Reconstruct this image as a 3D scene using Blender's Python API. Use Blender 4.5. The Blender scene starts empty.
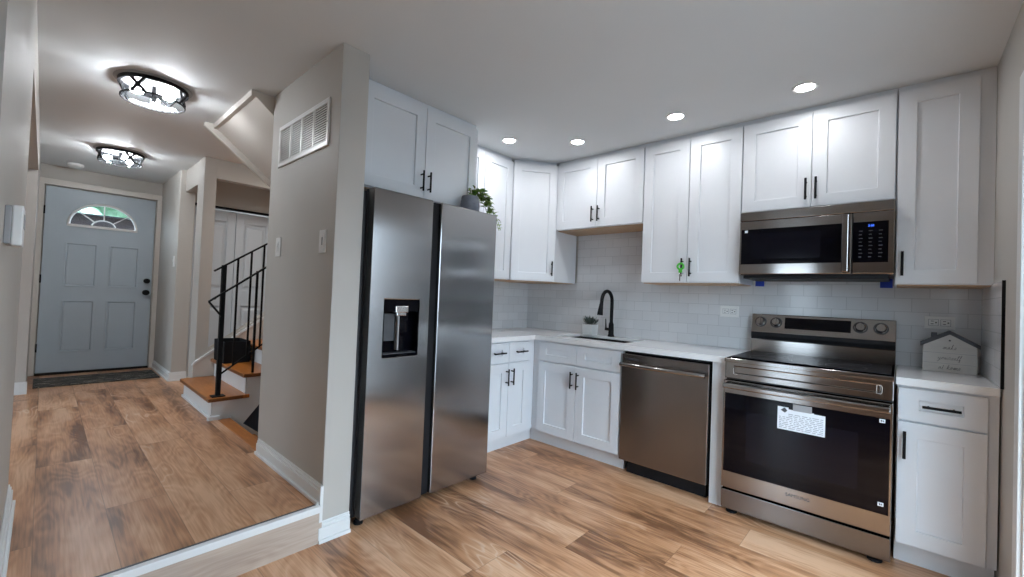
import bpy, math, random
from mathutils import Vector, Matrix
random.seed(7)
PI = math.pi
S = bpy.context.scene
C = S.collection

# ------------------------------------------------------------------ camera
CAM = Vector((-3.463, -2.9204, 1.2298))
yaw, pit, rol = (math.radians(a) for a in (47.7022, 1.1043, 2.2713))
fwd = Vector((math.sin(yaw)*math.cos(pit), math.cos(yaw)*math.cos(pit), math.sin(pit)))
rt = Vector((math.cos(yaw), -math.sin(yaw), 0)); up = rt.cross(fwd)
r2 = rt*math.cos(rol) + up*math.sin(rol); u2 = -rt*math.sin(rol) + up*math.cos(rol)
cd = bpy.data.cameras.new('camera'); cam = bpy.data.objects.new('camera', cd); C.objects.link(cam)
cam.matrix_world = Matrix(((r2.x, u2.x, -fwd.x, CAM.x), (r2.y, u2.y, -fwd.y, CAM.y), (r2.z, u2.z, -fwd.z, CAM.z), (0, 0, 0, 1)))
cd.sensor_width = 36; cd.lens = 426.37*36/1024; cd.clip_start = .02; cd.clip_end = 200
S.camera = cam

# ------------------------------------------------------------------ light
S.view_settings.view_transform = 'Standard'; S.view_settings.look = 'None'
S.view_settings.gamma = 1; S.view_settings.use_curve_mapping = False
S.view_settings.exposure = 0.0
DAY = 13.0            # daylight outside the windows
CAN = 175            # recessed lights
BULB = 270           # hall lamp bulbs
w = bpy.data.worlds.new('world'); S.world = w; w.use_nodes = True
nt = w.node_tree; nt.nodes.clear()
o_ = nt.nodes.new('ShaderNodeOutputWorld'); b_ = nt.nodes.new('ShaderNodeBackground')
tc = nt.nodes.new('ShaderNodeTexCoord'); sx = nt.nodes.new('ShaderNodeSeparateXYZ'); cr = nt.nodes.new('ShaderNodeValToRGB')
nt.links.new(tc.outputs['Generated'], sx.inputs[0]); nt.links.new(sx.outputs['Z'], cr.inputs[0])
cr.color_ramp.elements[0].position = 0; cr.color_ramp.elements[0].color = (.36, .41, .47, 1)
cr.color_ramp.elements[1].position = .25; cr.color_ramp.elements[1].color = (.68, .84, 1, 1)
nt.links.new(cr.outputs[0], b_.inputs[0]); b_.inputs[1].default_value = DAY
nt.links.new(b_.outputs[0], o_.inputs[0])
def portal(name, loc, rot, sx_, sy_):
    l = bpy.data.lights.new(name, 'AREA'); l.shape = 'RECTANGLE'; l.size = sx_; l.size_y = sy_
    l.cycles.is_portal = True
    o = bpy.data.objects.new(name, l); C.objects.link(o); o.location = loc; o.rotation_euler = rot
portal('patio_daylight_portal', (-1.99, -3.40, 1.05), (PI/2, 0, PI), 1.9, 2.05)
portal('dining_daylight_portal', (-6.32, -1.53, 1.05), (PI/2, 0, -PI/2), .68, 2.05)
portal('living_daylight_portal', (-6.32, 1.9, 1.45), (PI/2, 0, -PI/2), 1.5, 1.4)
ul = bpy.data.lights.new('stair_fill_light', 'AREA'); ul.shape = 'DISK'; ul.size = .3; ul.energy = 14; ul.color = (1, .97, .93)   # unseen fill light added to brighten the stairs and closet doors
uo = bpy.data.objects.new('stair_fill_light', ul); C.objects.link(uo); uo.location = (-1.35, 1.52, 2.44)
S.cycles.use_denoising = True
S.cycles.max_bounces = 10; S.cycles.diffuse_bounces = 6; S.cycles.glossy_bounces = 5
S.cycles.transparent_max_bounces = 12; S.cycles.sample_clamp_indirect = 6
S.cycles.caustics_reflective = False; S.cycles.caustics_refractive = False

# ------------------------------------------------------------------ materials
M = {}
def mat(name, col, rough=.5, metal=0, **k):
    m = bpy.data.materials.new(name); m.use_nodes = True
    b = m.node_tree.nodes['Principled BSDF']
    b.inputs['Base Color'].default_value = (*col, 1); b.inputs['Roughness'].default_value = rough; b.inputs['Metallic'].default_value = metal
    for a, v in k.items(): b.inputs[a.replace('_', ' ')].default_value = v
    M[name] = m; return m
def N(m, t, **k):
    n = m.node_tree.nodes.new('ShaderNode'+t)
    for a, v in k.items(): setattr(n, a, v)
    return n
def L(m, a, b): m.node_tree.links.new(a, b)
def P(m): return m.node_tree.nodes['Principled BSDF']
def noise_mat(name, c1, c2, scale, rough=.5, bump=0, stretch=(1, 1, 1), detail=3, bscale=None, **k):
    """two-tone procedural colour with optional bump"""
    m = mat(name, c1, rough, **k)
    t = N(m, 'TexCoord'); mp = N(m, 'Mapping'); mp.inputs['Scale'].default_value = stretch
    n = N(m, 'TexNoise'); n.inputs['Scale'].default_value = scale; n.inputs['Detail'].default_value = detail
    r = N(m, 'ValToRGB'); r.color_ramp.elements[0].color = (*c1, 1); r.color_ramp.elements[1].color = (*c2, 1)
    r.color_ramp.elements[0].position = .3; r.color_ramp.elements[1].position = .7
    L(m, t.outputs['Object'], mp.inputs[0]); L(m, mp.outputs[0], n.inputs['Vector']); L(m, n.outputs['Fac'], r.inputs[0]); L(m, r.outputs[0], P(m).inputs['Base Color'])
    if bump:
        n2 = N(m, 'TexNoise'); n2.inputs['Scale'].default_value = bscale or scale*4; L(m, mp.outputs[0], n2.inputs['Vector'])
        bp = N(m, 'Bump'); bp.inputs['Strength'].default_value = bump; bp.inputs['Distance'].default_value = .002
        L(m, n2.outputs['Fac'], bp.inputs['Height']); L(m, bp.outputs[0], P(m).inputs['Normal'])
    return m

noise_mat('wall_paint', (.47, .445, .41), (.49, .465, .43), 3, .55, .08, bscale=220)
noise_mat('ceiling_paint', (.66, .68, .69), (.68, .70, .71), 2, .7, .06, bscale=200)
noise_mat('trim_paint', (.72, .73, .73), (.75, .76, .76), 4, .35)
noise_mat('cream_paint', (.62, .58, .53), (.64, .60, .55), 4, .4)
noise_mat('cabinet_paint', (.70, .725, .76), (.72, .745, .78), 5, .33)
noise_mat('door_paint', (.44, .51, .57), (.46, .53, .59), 5, .4)
noise_mat('closet_paint', (.56, .60, .64), (.58, .62, .66), 5, .4)
noise_mat('pine_edge', (.42, .27, .16), (.52, .34, .20), 20, .5, stretch=(1, 8, 8))
noise_mat('black_metal', (.008, .008, .009), (.012, .012, .013), 40, .5, Specular_IOR_Level=.12)
noise_mat('black_plastic', (.010, .010, .012), (.012, .012, .014), 30, .5, Specular_IOR_Level=.2)
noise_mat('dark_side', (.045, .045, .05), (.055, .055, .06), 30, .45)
def gloss_black(name, col, f0, f90, rough):
    m = bpy.data.materials.new(name); m.use_nodes = True; m.node_tree.nodes.clear()
    d = N(m, 'BsdfDiffuse'); d.inputs[0].default_value = (*col, 1)
    g = N(m, 'BsdfGlossy'); g.inputs['Roughness'].default_value = rough
    lw = N(m, 'LayerWeight'); lw.inputs[0].default_value = .5
    pw = N(m, 'Math', operation='POWER'); pw.inputs[1].default_value = 4; L(m, lw.outputs['Facing'], pw.inputs[0])
    f = N(m, 'Math', operation='MULTIPLY_ADD'); f.inputs[1].default_value = f90; f.inputs[2].default_value = f0; L(m, pw.outputs[0], f.inputs[0])
    x = N(m, 'MixShader'); o = N(m, 'OutputMaterial'); L(m, f.outputs[0], x.inputs[0]); L(m, d.outputs[0], x.inputs[1]); L(m, g.outputs[0], x.inputs[2]); L(m, x.outputs[0], o.inputs[0]); M[name] = m
gloss_black('black_glass', (.002, .002, .004), .022, .25, .05)
gloss_black('screen_black', (.004, .004, .008), .022, .25, .10)
gloss_black('cooktop_glass', (.028, .028, .032), .06, .22, .10)
noise_mat('white_plastic', (.78, .78, .77), (.8, .8, .79), 10, .35)
noise_mat('grey_plastic', (.30, .30, .31), (.34, .34, .35), 10, .4)
noise_mat('dark_grey_paint', (.075, .08, .095), (.09, .095, .11), 20, .6)
noise_mat('sign_white', (.60, .585, .56), (.66, .645, .62), 9, .6, stretch=(1, 1, 6))
noise_mat('ink', (.05, .05, .055), (.07, .07, .075), 20, .6)
noise_mat('grey_ink', (.28, .29, .32), (.33, .34, .37), 20, .6)
noise_mat('paper', (.74, .77, .82), (.78, .81, .86), 12, .6)
noise_mat('blue_tape', (.01, .045, .42), (.015, .06, .5), 30, .6)
noise_mat('green_plastic', (.05, .42, .03), (.08, .5, .05), 30, .35)
noise_mat('grey_pot', (.19, .20, .24), (.24, .25, .29), 40, .75, .2)
noise_mat('white_pot', (.68, .68, .67), (.73, .73, .72), 10, .5)
noise_mat('leaf', (.05, .14, .015), (.22, .36, .06), 18, .45)
noise_mat('succulent', (.04, .055, .05), (.09, .11, .095), 25, .55)
noise_mat('soil', (.02, .015, .01), (.05, .035, .02), 60, .9, .4)
noise_mat('bin_fabric', (.006, .007, .009), (.010, .011, .014), 80, .8, .3, Specular_IOR_Level=.2)
noise_mat('quartz', (.86, .86, .86), (.77, .77, .78), 2.2, .16, detail=9)
noise_mat('tread_wood', (.38, .12, .02), (.50, .18, .035), 9, .3, stretch=(9, 1, 9), detail=5)
noise_mat('tread_edge', (.16, .055, .015), (.22, .08, .022), 9, .35, stretch=(9, 1, 9), detail=5)
noise_mat('under_stair_shade', (.045, .065, .10), (.05, .072, .11), 8, .6)  # navy tone that paints in the shade below the stairs
noise_mat('brick', (.012, .009, .010), (.022, .013, .013), 6, .9)
noise_mat('hedge', (.05, .16, .06), (.45, .65, .50), 2.2, .8, detail=6)
noise_mat('paving', (.20, .20, .20), (.25, .245, .24), 5, .9)
noise_mat('chrome', (.75, .75, .75), (.8, .8, .8), 10, .2, metal=1)
noise_mat('sink_steel', (.012, .012, .013), (.02, .02, .021), 10, .5, Specular_IOR_Level=.2)

def steel(name, col, rough, turn=0):
    m = mat(name, col, rough, 1)
    t = N(m, 'TexCoord'); mp = N(m, 'Mapping'); mp.inputs['Scale'].default_value = (1.2, 1.2, 260)
    n = N(m, 'TexNoise'); n.inputs['Scale'].default_value = 2; n.inputs['Detail'].default_value = 2
    L(m, t.outputs['Object'], mp.inputs[0]); L(m, mp.outputs[0], n.inputs['Vector'])
    r = N(m, 'MapRange'); r.inputs['To Min'].default_value = rough-.015; r.inputs['To Max'].default_value = rough+.015
    L(m, n.outputs['Fac'], r.inputs['Value']); L(m, r.outputs[0], P(m).inputs['Roughness'])
    tg = N(m, 'CombineXYZ'); tg.inputs[2].default_value = 1; L(m, tg.outputs[0], P(m).inputs['Tangent'])
    P(m).inputs['Anisotropic'].default_value = .85; P(m).inputs['Anisotropic Rotation'].default_value = turn
    return m
steel('steel', (.375, .358, .348), .14)
steel('steel_fridge', (.36, .355, .36), .18, .25)
steel('steel_dark', (.26, .25, .25), .22)

def emit(name, col, s):
    m = bpy.data.materials.new(name); m.use_nodes = True; m.node_tree.nodes.clear()
    e = N(m, 'Emission'); e.inputs[0].default_value = (*col, 1); e.inputs[1].default_value = s
    o = N(m, 'OutputMaterial'); L(m, e.outputs[0], o.inputs[0]); M[name] = m
emit('can_glow', (.97, .98, 1), CAN)
emit('bulb_glow', (.95, .97, 1), BULB)
emit('display_blue', (.06, .18, 1), 3.0)

def glass(name, tint=(1, 1, 1)):
    m = bpy.data.materials.new(name); m.use_nodes = True; m.node_tree.nodes.clear()
    t = N(m, 'BsdfTransparent'); t.inputs[0].default_value = (*tint, 1)
    g = N(m, 'BsdfGlossy'); g.inputs['Roughness'].default_value = .03
    lw = N(m, 'LayerWeight'); lw.inputs[0].default_value = .3
    pw = N(m, 'Math', operation='POWER'); pw.inputs[1].default_value = 3; L(m, lw.outputs['Facing'], pw.inputs[0])
    f = N(m, 'Math', operation='MULTIPLY_ADD'); f.inputs[1].default_value = .6; f.inputs[2].default_value = .05; L(m, pw.outputs[0], f.inputs[0])
    x = N(m, 'MixShader'); o = N(m, 'OutputMaterial')
    L(m, f.outputs[0], x.inputs[0]); L(m, t.outputs[0], x.inputs[1]); L(m, g.outputs[0], x.inputs[2]); L(m, x.outputs[0], o.inputs[0]); M[name] = m
glass('glass', (.95, .97, .97)); glass('lamp_glass', (.93, .96, .98))

def tile_mat(name, ax):
    """glossy 3x6 subway tile laid in running bond; ax = the horizontal world axis"""
    m = mat(name, (.7, .7, .7), .12)
    t = N(m, 'TexCoord'); s = N(m, 'SeparateXYZ'); cb = N(m, 'CombineXYZ')
    L(m, t.outputs['Object'], s.inputs[0]); L(m, s.outputs[ax], cb.inputs['X'])
    ad = N(m, 'Math', operation='SUBTRACT'); ad.inputs[1].default_value = .914; L(m, s.outputs['Z'], ad.inputs[0]); L(m, ad.outputs[0], cb.inputs['Y'])
    b = N(m, 'TexBrick'); b.offset = .5; b.squash = 1
    b.inputs['Scale'].default_value = 1; b.inputs['Brick Width'].default_value = .1525; b.inputs['Row Height'].default_value = .0797
    b.inputs['Mortar Size'].default_value = .0014; b.inputs['Mortar Smooth'].default_value = .1
    b.inputs['Color1'].default_value = (.60, .605, .62, 1); b.inputs['Color2'].default_value = (.655, .66, .675, 1); b.inputs['Mortar'].default_value = (.46, .465, .48, 1)
    L(m, cb.outputs[0], b.inputs['Vector']); L(m, b.outputs['Color'], P(m).inputs['Base Color'])
    iv = N(m, 'Math', operation='SUBTRACT'); iv.inputs[0].default_value = 1; L(m, b.outputs['Fac'], iv.inputs[1])
    nz = N(m, 'TexNoise'); nz.inputs['Scale'].default_value = 9; L(m, t.outputs['Object'], nz.inputs['Vector'])
    a2 = N(m, 'Math', operation='MULTIPLY_ADD'); a2.inputs[1].default_value = .6; L(m, nz.outputs['Fac'], a2.inputs[0]); L(m, iv.outputs[0], a2.inputs[2])
    bp = N(m, 'Bump'); bp.inputs['Strength'].default_value = .35; bp.inputs['Distance'].default_value = .002
    L(m, a2.outputs[0], bp.inputs['Height']); L(m, bp.outputs[0], P(m).inputs['Normal'])
tile_mat('tile_x', 'X'); tile_mat('tile_y', 'Y')

def plank_mat(name, pal, W=.222, LEN=1.5, x0=-3.227, rough=.30, along='Y'):
    """vinyl plank floor: planks run along Y, random tone per plank, stretched grain and knots"""
    m = mat(name, pal[0], rough)
    t = N(m, 'TexCoord'); s = N(m, 'SeparateXYZ'); L(m, t.outputs['Object'], s.inputs[0])
    def mth(op, a, b=None, c=None):
        n = N(m, 'Math', operation=op)
        for i, v in enumerate((a, b, c)):
            if v is None: continue
            if isinstance(v, (int, float)): n.inputs[i].default_value = v
            else: L(m, v, n.inputs[i])
        return n.outputs[0]
    X, Y = (s.outputs['X'], s.outputs['Y']) if along == 'Y' else (s.outputs['Z'], s.outputs['X'])
    u = mth('DIVIDE', mth('SUBTRACT', X, x0), W); iu = mth('FLOOR', u); fu = mth('SUBTRACT', u, iu)
    wn = N(m, 'TexWhiteNoise', noise_dimensions='1D'); L(m, iu, wn.inputs['W'])
    v = mth('ADD', mth('DIVIDE', Y, LEN), mth('MULTIPLY', wn.outputs['Value'], 3.7)); iv = mth('FLOOR', v); fv = mth('SUBTRACT', v, iv)
    idv = N(m, 'CombineXYZ'); L(m, iu, idv.inputs[0]); L(m, iv, idv.inputs[1])
    w2 = N(m, 'TexWhiteNoise', noise_dimensions='2D'); L(m, idv.outputs[0], w2.inputs['Vector'])
    rnd = w2.outputs['Value']
    gx = mth('ADD', mth('MULTIPLY', X, 1.0), mth('MULTIPLY', rnd, 17.0)); gy = mth('ADD', Y, mth('MULTIPLY', rnd, 31.0))
    g = N(m, 'CombineXYZ'); L(m, gx, g.inputs[0]); L(m, gy, g.inputs[1])
    def nz(sc, stretch, det, dist=0):
        mp = N(m, 'Mapping'); mp.inputs['Scale'].default_value = (1, stretch, 1); L(m, g.outputs[0], mp.inputs[0])
        n = N(m, 'TexNoise'); n.inputs['Scale'].default_value = sc; n.inputs['Detail'].default_value = det; n.inputs['Distortion'].default_value = dist
        L(m, mp.outputs[0], n.inputs['Vector']); return n.outputs['Fac']
    broad = nz(7, .08, 3, .5); cloud = nz(4.5, .35, 2, .2); fine = nz(120, .035, 4)
    # cathedral figure: rings of a warped field
    mp = N(m, 'Mapping'); mp.inputs['Scale'].default_value = (1, .22, 1); L(m, g.outputs[0], mp.inputs[0])
    nn = N(m, 'TexNoise'); nn.inputs['Scale'].default_value = 5; nn.inputs['Detail'].default_value = 2; L(m, mp.outputs[0], nn.inputs['Vector'])
    ring = mth('SINE', mth('MULTIPLY', nn.outputs['Fac'], 95)); ring = mth('MULTIPLY_ADD', ring, .5, .5)
    rp = N(m, 'ValToRGB')
    e = rp.color_ramp.elements; e[0].position = .36; e[0].color = (*pal[2], 1); e[1].position = .65; e[1].color = (*pal[1], 1)
    e2 = e.new(.5); e2.color = (*pal[0], 1)
    f = mth('MULTIPLY_ADD', broad, .55, mth('MULTIPLY', cloud, .45))
    f = mth('ADD', f, mth('MULTIPLY', mth('SUBTRACT', rnd, .5), .13))
    f = mth('ADD', f, mth('MULTIPLY', mth('SUBTRACT', fine, .5), .30))
    f = mth('ADD', f, mth('MULTIPLY', mth('SUBTRACT', ring, .5), mth('MULTIPLY', mth('SUBTRACT', 1, broad), .10)))
    L(m, f, rp.inputs[0])
    knot = nz(3.2, .5, 1); kr_ = N(m, 'MapRange'); kr_.inputs['From Min'].default_value = .60; kr_.inputs['From Max'].default_value = .72; L(m, knot, kr_.inputs['Value'])
    lnr = N(m, 'MapRange'); lnr.inputs['From Min'].default_value = .86; lnr.inputs['From Max'].default_value = 1; lnr.inputs['To Max'].default_value = .55; L(m, ring, lnr.inputs['Value'])
    cz = N(m, 'Mix', data_type='RGBA'); L(m, mth('MULTIPLY', kr_.outputs[0], lnr.outputs[0]), cz.inputs[0]); L(m, rp.outputs[0], cz.inputs[6]); cz.inputs[7].default_value = (.74, .58, .44, 1)
    seam = mth('MINIMUM', mth('MULTIPLY', mth('MINIMUM', fu, mth('SUBTRACT', 1, fu)), W), mth('MULTIPLY', mth('MINIMUM', fv, mth('SUBTRACT', 1, fv)), LEN))
    sm = N(m, 'MapRange'); sm.inputs['From Max'].default_value = .0022; sm.inputs['To Min'].default_value = .55; L(m, seam, sm.inputs['Value'])
    mx = N(m, 'Mix', data_type='RGBA', blend_type='MULTIPLY'); mx.inputs[0].default_value = 1
    L(m, cz.outputs[2], mx.inputs[6]); L(m, sm.outputs[0], mx.inputs[7]); L(m, mx.outputs[2], P(m).inputs['Base Color'])
    rr = N(m, 'MapRange'); rr.inputs['To Min'].default_value = rough-.06; rr.inputs['To Max'].default_value = rough+.1; L(m, fine, rr.inputs['Value']); L(m, rr.outputs[0], P(m).inputs['Roughness'])
    bp = N(m, 'Bump'); bp.inputs['Strength'].default_value = .12; bp.inputs['Distance'].default_value = .001
    L(m, mth('ADD', fine, sm.outputs[0]), bp.inputs['Height']); L(m, bp.outputs[0], P(m).inputs['Normal'])
    return m
PAL = ((.50, .245, .122), (.70, .42, .255), (.20, .088, .042))
plank_mat('vinyl_plank', PAL)
plank_mat('vinyl_riser', ((.42, .33, .27), (.52, .43, .36), (.30, .23, .18)), W=.222, x0=-.02, along='X')
def mat_weave():
    m = mat('rag_mat', (.1, .1, .1), .9)
    t = N(m, 'TexCoord'); mp = N(m, 'Mapping'); mp.inputs['Scale'].default_value = (4, 22, 1); L(m, t.outputs['Object'], mp.inputs[0])
    n = N(m, 'TexNoise'); n.inputs['Scale'].default_value = 1.6; n.inputs['Detail'].default_value = 3; L(m, mp.outputs[0], n.inputs['Vector'])
    r = N(m, 'ValToRGB'); r.color_ramp.interpolation = 'CONSTANT'; e = r.color_ramp.elements
    e[0].color = (.02, .02, .02, 1); e[1].position = .48; e[1].color = (.10, .09, .075, 1)
    for p_, c_ in ((.56, (.03, .03, .03)), (.62, (.42, .39, .33)), (.68, (.06, .055, .05))):
        q = e.new(p_); q.color = (*c_, 1)
    L(m, n.outputs['Fac'], r.inputs[0]); L(m, r.outputs[0], P(m).inputs['Base Color'])
    bp = N(m, 'Bump'); bp.inputs['Strength'].default_value = .6; L(m, n.outputs['Fac'], bp.inputs['Height']); L(m, bp.outputs[0], P(m).inputs['Normal'])
mat_weave()

# ------------------------------------------------------------------ mesh builder
class MB:
    def __init__(s): s.v = []; s.f = []
    def add(s, vs, fs):
        o = len(s.v); s.v += [tuple(v) for v in vs]; s.f += [tuple(i+o for i in f) for f in fs]; return s
    def box(s, x0, x1, y0, y1, z0, z1):
        x0, x1 = sorted((x0, x1)); y0, y1 = sorted((y0, y1)); z0, z1 = sorted((z0, z1))
        return s.add([(x0,y0,z0),(x1,y0,z0),(x1,y1,z0),(x0,y1,z0),(x0,y0,z1),(x1,y0,z1),(x1,y1,z1),(x0,y1,z1)],
                     [(0,3,2,1),(4,5,6,7),(0,1,5,4),(1,2,6,5),(2,3,7,6),(3,0,4,7)])
    def recess(s, x0, x1, z0, z1, y0, y1, a0, a1, c0, c1, d, sl=.004):
        """slab x0..x1, z0..z1 between front y0 and back y1, with a recess a0..a1 x c0..c1 of depth d in the front"""
        V = [(x0,y0,z0),(x1,y0,z0),(x1,y0,z1),(x0,y0,z1), (a0,y0,c0),(a1,y0,c0),(a1,y0,c1),(a0,y0,c1),
             (a0+sl,y0+d,c0+sl),(a1-sl,y0+d,c0+sl),(a1-sl,y0+d,c1-sl),(a0+sl,y0+d,c1-sl), (x0,y1,z0),(x1,y1,z0),(x1,y1,z1),(x0,y1,z1)]
        F = [(0,1,5,4),(1,2,6,5),(2,3,7,6),(3,0,4,7),(4,5,9,8),(5,6,10,9),(6,7,11,10),(7,4,8,11),(8,9,10,11),
             (12,15,14,13),(0,12,13,1),(1,13,14,2),(2,14,15,3),(3,15,12,0)]
        return s.add(V, F)
    def prism(s, poly, ax, a, b):
        n = len(poly)
        def q(p, t): return {'x': (t, p[0], p[1]), 'y': (p[0], t, p[1]), 'z': (p[0], p[1], t)}[ax]
        return s.add([q(p, a) for p in poly]+[q(p, b) for p in poly],
                     [tuple(range(n)), tuple(range(2*n-1, n-1, -1))]+[(i, i+n, (i+1) % n+n, (i+1) % n) for i in range(n)])
    def lathe(s, prof, c=(0,0,0), n=24, ax='z', cap=True):
        V = []
        for r, z in prof:
            for i in range(n):
                a = 2*PI*i/n; p = (r*math.cos(a), r*math.sin(a), z)
                if ax == 'y': p = (p[0], p[2], p[1])
                if ax == 'x': p = (p[2], p[0], p[1])
                V.append((p[0]+c[0], p[1]+c[1], p[2]+c[2]))
        F = []
        for j in range(len(prof)-1):
            for i in range(n): F.append((j*n+i, j*n+(i+1) % n, (j+1)*n+(i+1) % n, (j+1)*n+i))
        if cap and prof[0][0] > 0: F.append(tuple(range(n-1, -1, -1)))
        if cap and prof[-1][0] > 0: F.append(tuple((len(prof)-1)*n+i for i in range(n)))
        return s.add(V, F)
    def tube(s, pts, r, n=8, closed=False):
        pts = [Vector(p) for p in pts]; m = len(pts); V = []; nrm = None
        rs = r if isinstance(r, (list, tuple)) else [r]*m
        for i, p in enumerate(pts):
            if closed: d = pts[(i+1) % m]-pts[i-1]
            else: d = pts[min(i+1, m-1)]-pts[max(i-1, 0)]
            d.normalize()
            if nrm is None: nrm = d.orthogonal()
            nrm = (nrm-d*nrm.dot(d)).normalized(); bn = d.cross(nrm)
            for k in range(n):
                a = 2*PI*k/n; V.append(p+(nrm*math.cos(a)+bn*math.sin(a))*rs[i])
        F = []
        for j in range(m if closed else m-1):
            j2 = (j+1) % m
            for k in range(n): F.append((j*n+k, j*n+(k+1) % n, j2*n+(k+1) % n, j2*n+k))
        if not closed: F += [tuple(range(n-1, -1, -1)), tuple((m-1)*n+k for k in range(n))]
        return s.add(V, F)
    def bar(s, a, b, w, h):
        """square bar from a to b; h measured vertically-ish"""
        a, b = Vector(a), Vector(b); d = (b-a).normalized()
        sd = d.cross(Vector((0,0,1)))
        sd = Vector((1,0,0)) if sd.length < 1e-4 else sd.normalized()
        u = sd.cross(d); V = []
        for p in (a, b):
            for i, j in ((-1,-1),(1,-1),(1,1),(-1,1)): V.append(p+sd*i*w/2+u*j*h/2)
        return s.add(V, [(0,3,2,1),(4,5,6,7),(0,1,5,4),(1,2,6,5),(2,3,7,6),(3,0,4,7)])
    def sphere(s, c, r, n=12, sz=1):
        pr = [(r*math.sin(PI*i/n) if 0 < i < n else 1e-5, -r*sz*math.cos(PI*i/n)) for i in range(n+1)]
        return s.lathe(pr, c, n*2)
    def leaf(s, p, d, upv, l, wd, droop=.25):
        p, d, upv = Vector(p), Vector(d).normalized(), Vector(upv)
        sd = d.cross(upv); sd = sd.normalized() if sd.length > 1e-4 else Vector((1,0,0)); u = sd.cross(d)
        V = []
        for t, q in ((0, .05), (.25, .8), (.5, 1), (.75, .7), (1, .03)):
            c = p+d*l*t-u*droop*l*t*t
            V += [c-sd*wd/2*q+u*wd*.18*q, c-u*.0, c+sd*wd/2*q+u*wd*.18*q]
        F = []
        for i in range(4):
            for k in (0, 1): F.append((i*3+k, i*3+k+1, i*3+k+4, i*3+k+3))
        return s.add(V, F)
    def build(s, name, m, parent=None, bevel=0, smooth=False, loc=None, seg=2):
        me = bpy.data.meshes.new(name); me.from_pydata(s.v, [], s.f); me.validate(); 
        import bmesh
        bm = bmesh.new(); bm.from_mesh(me); bmesh.ops.recalc_face_normals(bm, faces=bm.faces); bm.to_mesh(me); bm.free()
        me.materials.append(M[m] if isinstance(m, str) else m)
        o = bpy.data.objects.new(name, me); C.objects.link(o)
        if parent: o.parent = parent
        if loc is not None: o.location = loc
        if smooth:
            for p_ in me.polygons: p_.use_smooth = True
            me.set_sharp_from_angle(angle=math.radians(38))
        if bevel:
            b = o.modifiers.new('bevel', 'BEVEL'); b.width = bevel; b.segments = seg; b.limit_method = 'ANGLE'; b.angle_limit = math.radians(50)
        return o
def thing(name, label, cat, loc=(0,0,0), rz=0, group=None):
    o = bpy.data.objects.new(name, None); C.objects.link(o); o.location = loc; o.rotation_euler = (0, 0, rz); o.empty_display_size = .05
    o['label'] = label; o['category'] = cat
    if group: o['group'] = group
    return o
def tag(o, label, cat, group=None):
    o['label'] = label; o['category'] = cat
    if group: o['group'] = group
    return o
def struct(name, mb, m, bevel=0, parent=None, **k):
    o = mb.build(name, m, parent, bevel, **k)
    if not parent: o['kind'] = 'structure'
    return o
def dup(root, loc, rz=None, label=None):
    def cp(o, par):
        c = o.copy(); C.objects.link(c)
        if par: c.parent = par
        for ch in o.children: cp(ch, c)
        return c
    r = cp(root, None); r.location = loc
    if rz is not None: r.rotation_euler = (0, 0, rz)
    if label: r['label'] = label
    return r
def text(s_, size, m, parent, loc, rot, name='lettering', shear=0, depth=.0004):
    cu = bpy.data.curves.new(name, 'FONT'); cu.body = s_; cu.size = size; cu.align_x = 'CENTER'; cu.align_y = 'CENTER'; cu.shear = shear; cu.extrude = depth
    o = bpy.data.objects.new(name, cu); C.objects.link(o)
    me = bpy.data.meshes.new_from_object(o.evaluated_get(bpy.context.evaluated_depsgraph_get()))
    bpy.data.objects.remove(o)
    q = bpy.data.objects.new(name, me); C.objects.link(q); me.materials.clear(); me.materials.append(M[m]); q.parent = parent; q.location = loc; q.rotation_euler = rot
    return q

H = 2.465      # ceiling
HF = .18       # raised hall floor
RW = -PI/2     # things on the right-hand (sink) wall: local x runs towards the camera, local y into the wall

# ------------------------------------------------------------------ setting
struct('floor', MB().box(-6.3, 0, -3.4, -.85, -.12, 0).box(-2.5, 0, -.85, .02, -.12, 0), 'vinyl_plank')
struct('floor_hall', MB().box(-6.3, -2.505, -.85, 4.1, -.02, HF).box(-2.505, -.9, 2.05, 2.98, 0, HF), 'vinyl_plank')
struct('ceiling', MB().box(-6.3, .1, -3.4, 4.1, H, H+.06), 'ceiling_paint')
struct('wall_right', MB().box(0, .1, -3.4, .09, -.1, H), 'wall_paint')                       # behind sink and range
struct('wall_back', MB().box(-2.36, 0, 0, .09, -1, H), 'wall_paint')                          # behind refrigerator
struct('wall_vent', MB().box(-2.505, -2.36, -.85, .09, -1, H), 'wall_paint', .003)            # pier between hall and kitchen
pd0, pd1, pdh = -2.89, -1.09, 2.06
struct('wall_camera', MB().box(pd1, 0, -3.40, -3.26, 0, H).box(-6.3, pd0, -3.40, -3.26, 0, H).box(pd0, pd1, -3.40, -3.26, pdh, H), 'wall_paint')
struct('wall_left', MB().box(-3.65, -3.533, -1.6, .10, 0, H).box(-3.65, -3.533, .10, 2.90, 2.21, H).box(-3.65, -3.533, 2.90, 4.0, .1, H), 'wall_paint')
WX = -3.533
# far side rooms that bring in daylight
struct('wall_dining', MB().box(-6.3, -6.2, -3.4, -1.86, 0, H).box(-6.3, -6.2, -1.20, 1.1, 0, H).box(-6.3, -6.2, 2.7, 4.1, 0, H)
       .box(-6.3, -6.2, -1.86, -1.20, 2.06, H).box(-6.3, -6.2, 1.1, 2.7, 0, .75).box(-6.3, -6.2, 1.1, 2.7, 2.15, H), 'wall_paint')
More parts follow.
